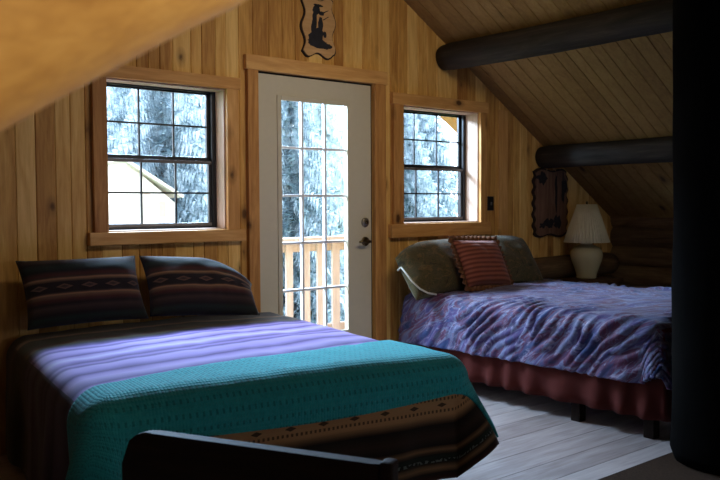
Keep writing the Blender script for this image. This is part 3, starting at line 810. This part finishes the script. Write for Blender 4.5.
# pale shed
M['shedwhite'] = plain('sunlit_white_boards', S(225,214,200), .8, .1, nz=.06, ns=3)
M['shedtan'] = plain('faded_tan_boards', S(196,170,150), .8, .1)
sh = empty('shed', (3.5,10,GZ)); tag(sh, 'bright white sloped roof shed outside seen through the left window', 'shed')
bm = newbm(); pr = [(.12,0),(1.16,0),(1.12,3.98),(.12,4.75)]
a = [bm.verts.new((x,0,z)) for x, z in pr]; b = [bm.verts.new((x,2.2,z)) for x, z in pr]
bm.faces.new(a); bm.faces.new(b[::-1])
for i in range(4): bm.faces.new((a[i], b[i], b[(i+1)%4], a[(i+1)%4]))
obj('shed_wall', bm, M['shedwhite'], sh)
bm = newbm(); ang = math.atan2(-.63,1.08)
box(bm, (.03,-.15,4.72), (1.36,2.35,4.77), rot=Matrix.Rotation(-ang,3,'Y'), piv=(.12,1,4.74)); obj('shed_roof', bm, M['shedwhite'], sh)
for x, z in ((.45,3.9),(.76,3.75)):
    bm = newbm(); box(bm, (x,-.012,z), (x+.13,-.001,z+.28)); obj('shutter', bm, M['shedtan'], sh)
# conifers
def spruce_mat():
    t = NT('spruce_needles'); n = t.noise(t.coord(), 2.6, 4, .7); n2 = t.noise(t.coord(), 30, 2, .6)
    c = t.ramp(t.math('ADD', t.math('MULTIPLY', n, .6), t.math('MULTIPLY', n2, .4)), [(.33,S(84,100,108)),(.44,S(138,158,168)),(.54,S(186,202,212)),(.64,S(228,238,242))])  # outdoor haze and bright highlights painted into the needle colours
    return t.base(c, .8, .1)
M['spruce'] = spruce_mat(); M['bark'] = plain('spruce_bark', S(70,58,50), .9, .1)
def spruce_meshes(seed, h=7.5, r=2.0, lev=34):
    rnd = random.Random(seed); bm = newbm()
    for i in range(lev):
        t_ = i/(lev-1); z = .5 + t_*(h-.6); R = r*(1-t_)**.85 + .12
        nb = int(15 - 6*t_)
        for k in range(nb):
            a = 2*PI*(k+rnd.random()*.8)/nb + i; L = R*rnd.uniform(.75,1.1)
            d = Vector((math.cos(a), math.sin(a), 0)); sd = Vector((-d.y, d.x, 0))
            ns_ = 11; drp = rnd.uniform(.25,.45)
            for s in range(ns_):
                q = (s+.5)/ns_; c = d*(L*q) + Vector((0,0,z - drp*L*q*q + .1*q)); wd = .22*L*(1-q)*.8+.07
                for sg in (-1,1):
                    tip = c + sd*sg*wd*rnd.uniform(.5,1.4) + d*L*rnd.uniform(.02,.2) + Vector((0,0,.06-rnd.random()*.22))
                    a0 = c - d*L*.05; a1 = c + d*L*.07 + Vector((0,0,.02))
                    v = [bm.verts.new(p) for p in (a0, a1, tip)]; bm.faces.new(v)
                    t2 = c + sd*sg*wd*.5 + d*L*.02 + Vector((0,0,-.22-rnd.random()*.1))
                    v = [bm.verts.new(p) for p in (a0, a1, t2)]; bm.faces.new(v)
    me = bpy.data.meshes.new('needles'); bm.to_mesh(me); bm.free(); me.materials.append(M['spruce'])
    bm = newbm(); tube(bm, [(0,0,0),(0,0,h*.5),(0,0,h*.97)], [.16,.10,.02], 10)
    m2 = bpy.data.meshes.new('trunk'); bm.to_mesh(m2); bm.free(); m2.materials.append(M['bark'])
    return me, m2
protos = [spruce_meshes(1), spruce_meshes(2, 8.5, 2.3, 38)]
M['haze'] = plain('haze_tinted_needles', S(226,238,238), .9, .05, nz=.05, ns=3)  # distance haze painted as a paler needle colour
def tree(x, y, s, k, rz, label):
    r_ = empty('spruce_tree', (x,y,GZ), rz); r_.scale = (s,s,s)
    tag(r_, label, 'tree', 'spruce trees outside beyond the windows')
    link(bpy.data.objects.new('needles', protos[k][0]), r_); link(bpy.data.objects.new('trunk', protos[k][1]), r_)
TREES = [(3.1,12.6,.95,0,.3,'spruce tree directly behind the white shed'), (5.6,12.5,1.0,1,1.1,'spruce tree right of the white shed, seen in the right panes of the left window'),
 (1.6,8.6,.62,1,2.0,'short spruce tree left of the white shed'), (6.6,16,1.15,0,.7,'far spruce tree between the shed and the door view'),
 (6.0,8.2,.80,1,2.6,'blue spruce tree filling the left panes of the door'), (9.6,18,1.0,0,1.7,'distant spruce tree seen in the right panes of the door'),
 (12.8,12.5,.86,1,.2,'spruce tree beyond the left panes of the right window'), (14.6,14.5,.9,0,2.2,'spruce tree beyond the right panes of the right window'), (11.8,19,1.1,1,2.9,'far spruce tree between the door view and the right window view'), (17.5,17,1.15,1,.9,'far right spruce tree outside past the right window')]
for q in TREES: tree(*q)
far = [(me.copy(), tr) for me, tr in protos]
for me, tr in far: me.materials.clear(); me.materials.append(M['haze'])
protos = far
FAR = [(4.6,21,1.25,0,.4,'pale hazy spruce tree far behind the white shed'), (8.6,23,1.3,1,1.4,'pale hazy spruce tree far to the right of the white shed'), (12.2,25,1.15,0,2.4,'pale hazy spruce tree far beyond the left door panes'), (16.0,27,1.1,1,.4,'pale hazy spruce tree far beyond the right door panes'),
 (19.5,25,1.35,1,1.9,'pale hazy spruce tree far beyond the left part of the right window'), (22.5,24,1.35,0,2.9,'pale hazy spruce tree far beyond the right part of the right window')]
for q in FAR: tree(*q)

# ------------------------------------------------------------------ light
wd = bpy.data.worlds.new('sky'); scene.world = wd; wd.use_nodes = True
nt = wd.node_tree; nt.nodes.clear()
o_ = nt.nodes.new('ShaderNodeOutputWorld'); bg = nt.nodes.new('ShaderNodeBackground'); nt.links.new(bg.outputs[0], o_.inputs[0])
bg.inputs[0].default_value = (.80,.90,1.0,1); bg.inputs[1].default_value = 7.5
def area(name, loc, target, sx, sy, power, color, portal=False, spread=None):
    l = bpy.data.lights.new(name, 'AREA'); l.shape = 'RECTANGLE'; l.size = sx; l.size_y = sy; l.energy = power; l.color = color
    if spread: l.spread = math.radians(spread)
    if portal: l.cycles.is_portal = True
    o = bpy.data.objects.new(name, l); COL.objects.link(o); o.location = loc
    o.rotation_euler = (Vector(target)-Vector(loc)).to_track_quat('-Z','Y').to_euler()
    return o
COOL = (.50,.74,1.0)
area('daylight_boost', (-.40,1.15,2.34), (-1.05,-1.8,.6), .9, .35, 290, COOL)  # unseen lamps added outside to boost daylight through windows and door
area('daylight_boost', (.75,1.25,2.4), (-.5,-1.8,.6), .9, .4, 300, COOL)
area('daylight_boost', (1.7,1.15,2.42), (1.9,-1.3,.6), .9, .4, 50, (.78,.86,1.0))
area('ceiling_fill', (-.2,-2.3,2.62), (.1,0,1.35), 2.2, .3, 12.5, (1.0,.87,.64), spread=110)  # ceiling and rear fills: lamps added out of view to lift wall and rafter
area('rafter_fill', (-1.2,-5.3,1.5), (-2.2,-3.6,1.55), .5, .4, 5.5, (1.0,.9,.7), spread=60)  # added unseen lamp that brightens the peeled log rafter
area('rear_fill', (-2.2,-5.6,1.9), (-2.4,-3.4,1.9), .8, .4, 7, (1.0,.86,.68))

# ------------------------------------------------------------------ camera
cd = bpy.data.cameras.new('camera'); cam = bpy.data.objects.new('camera', cd); COL.objects.link(cam)
yaw, pitch, roll = -0.6954400675789273, -0.041985543058525934, -0.00522639362987052
cy, sy = math.cos(yaw), math.sin(yaw)
fw = Vector((-sy*math.cos(pitch), cy*math.cos(pitch), math.sin(pitch))); rt = Vector((cy, sy, 0)); up = rt.cross(fw)
r2 = rt*math.cos(roll)+up*math.sin(roll); u2 = -rt*math.sin(roll)+up*math.cos(roll)
mw = Matrix((r2, u2, -fw)).transposed().to_4x4(); mw.translation = (-2.78055936,-4.30292076,1.23834591)
cam.matrix_world = mw
cd.sensor_width = 36; cd.lens = 826.851*36/720; cd.clip_start = .05
cd.dof.use_dof = True; cd.dof.focus_distance = 4.6; cd.dof.aperture_fstop = 7
scene.camera = cam
scene.view_settings.view_transform = 'Standard'
scene.view_settings.exposure = 0
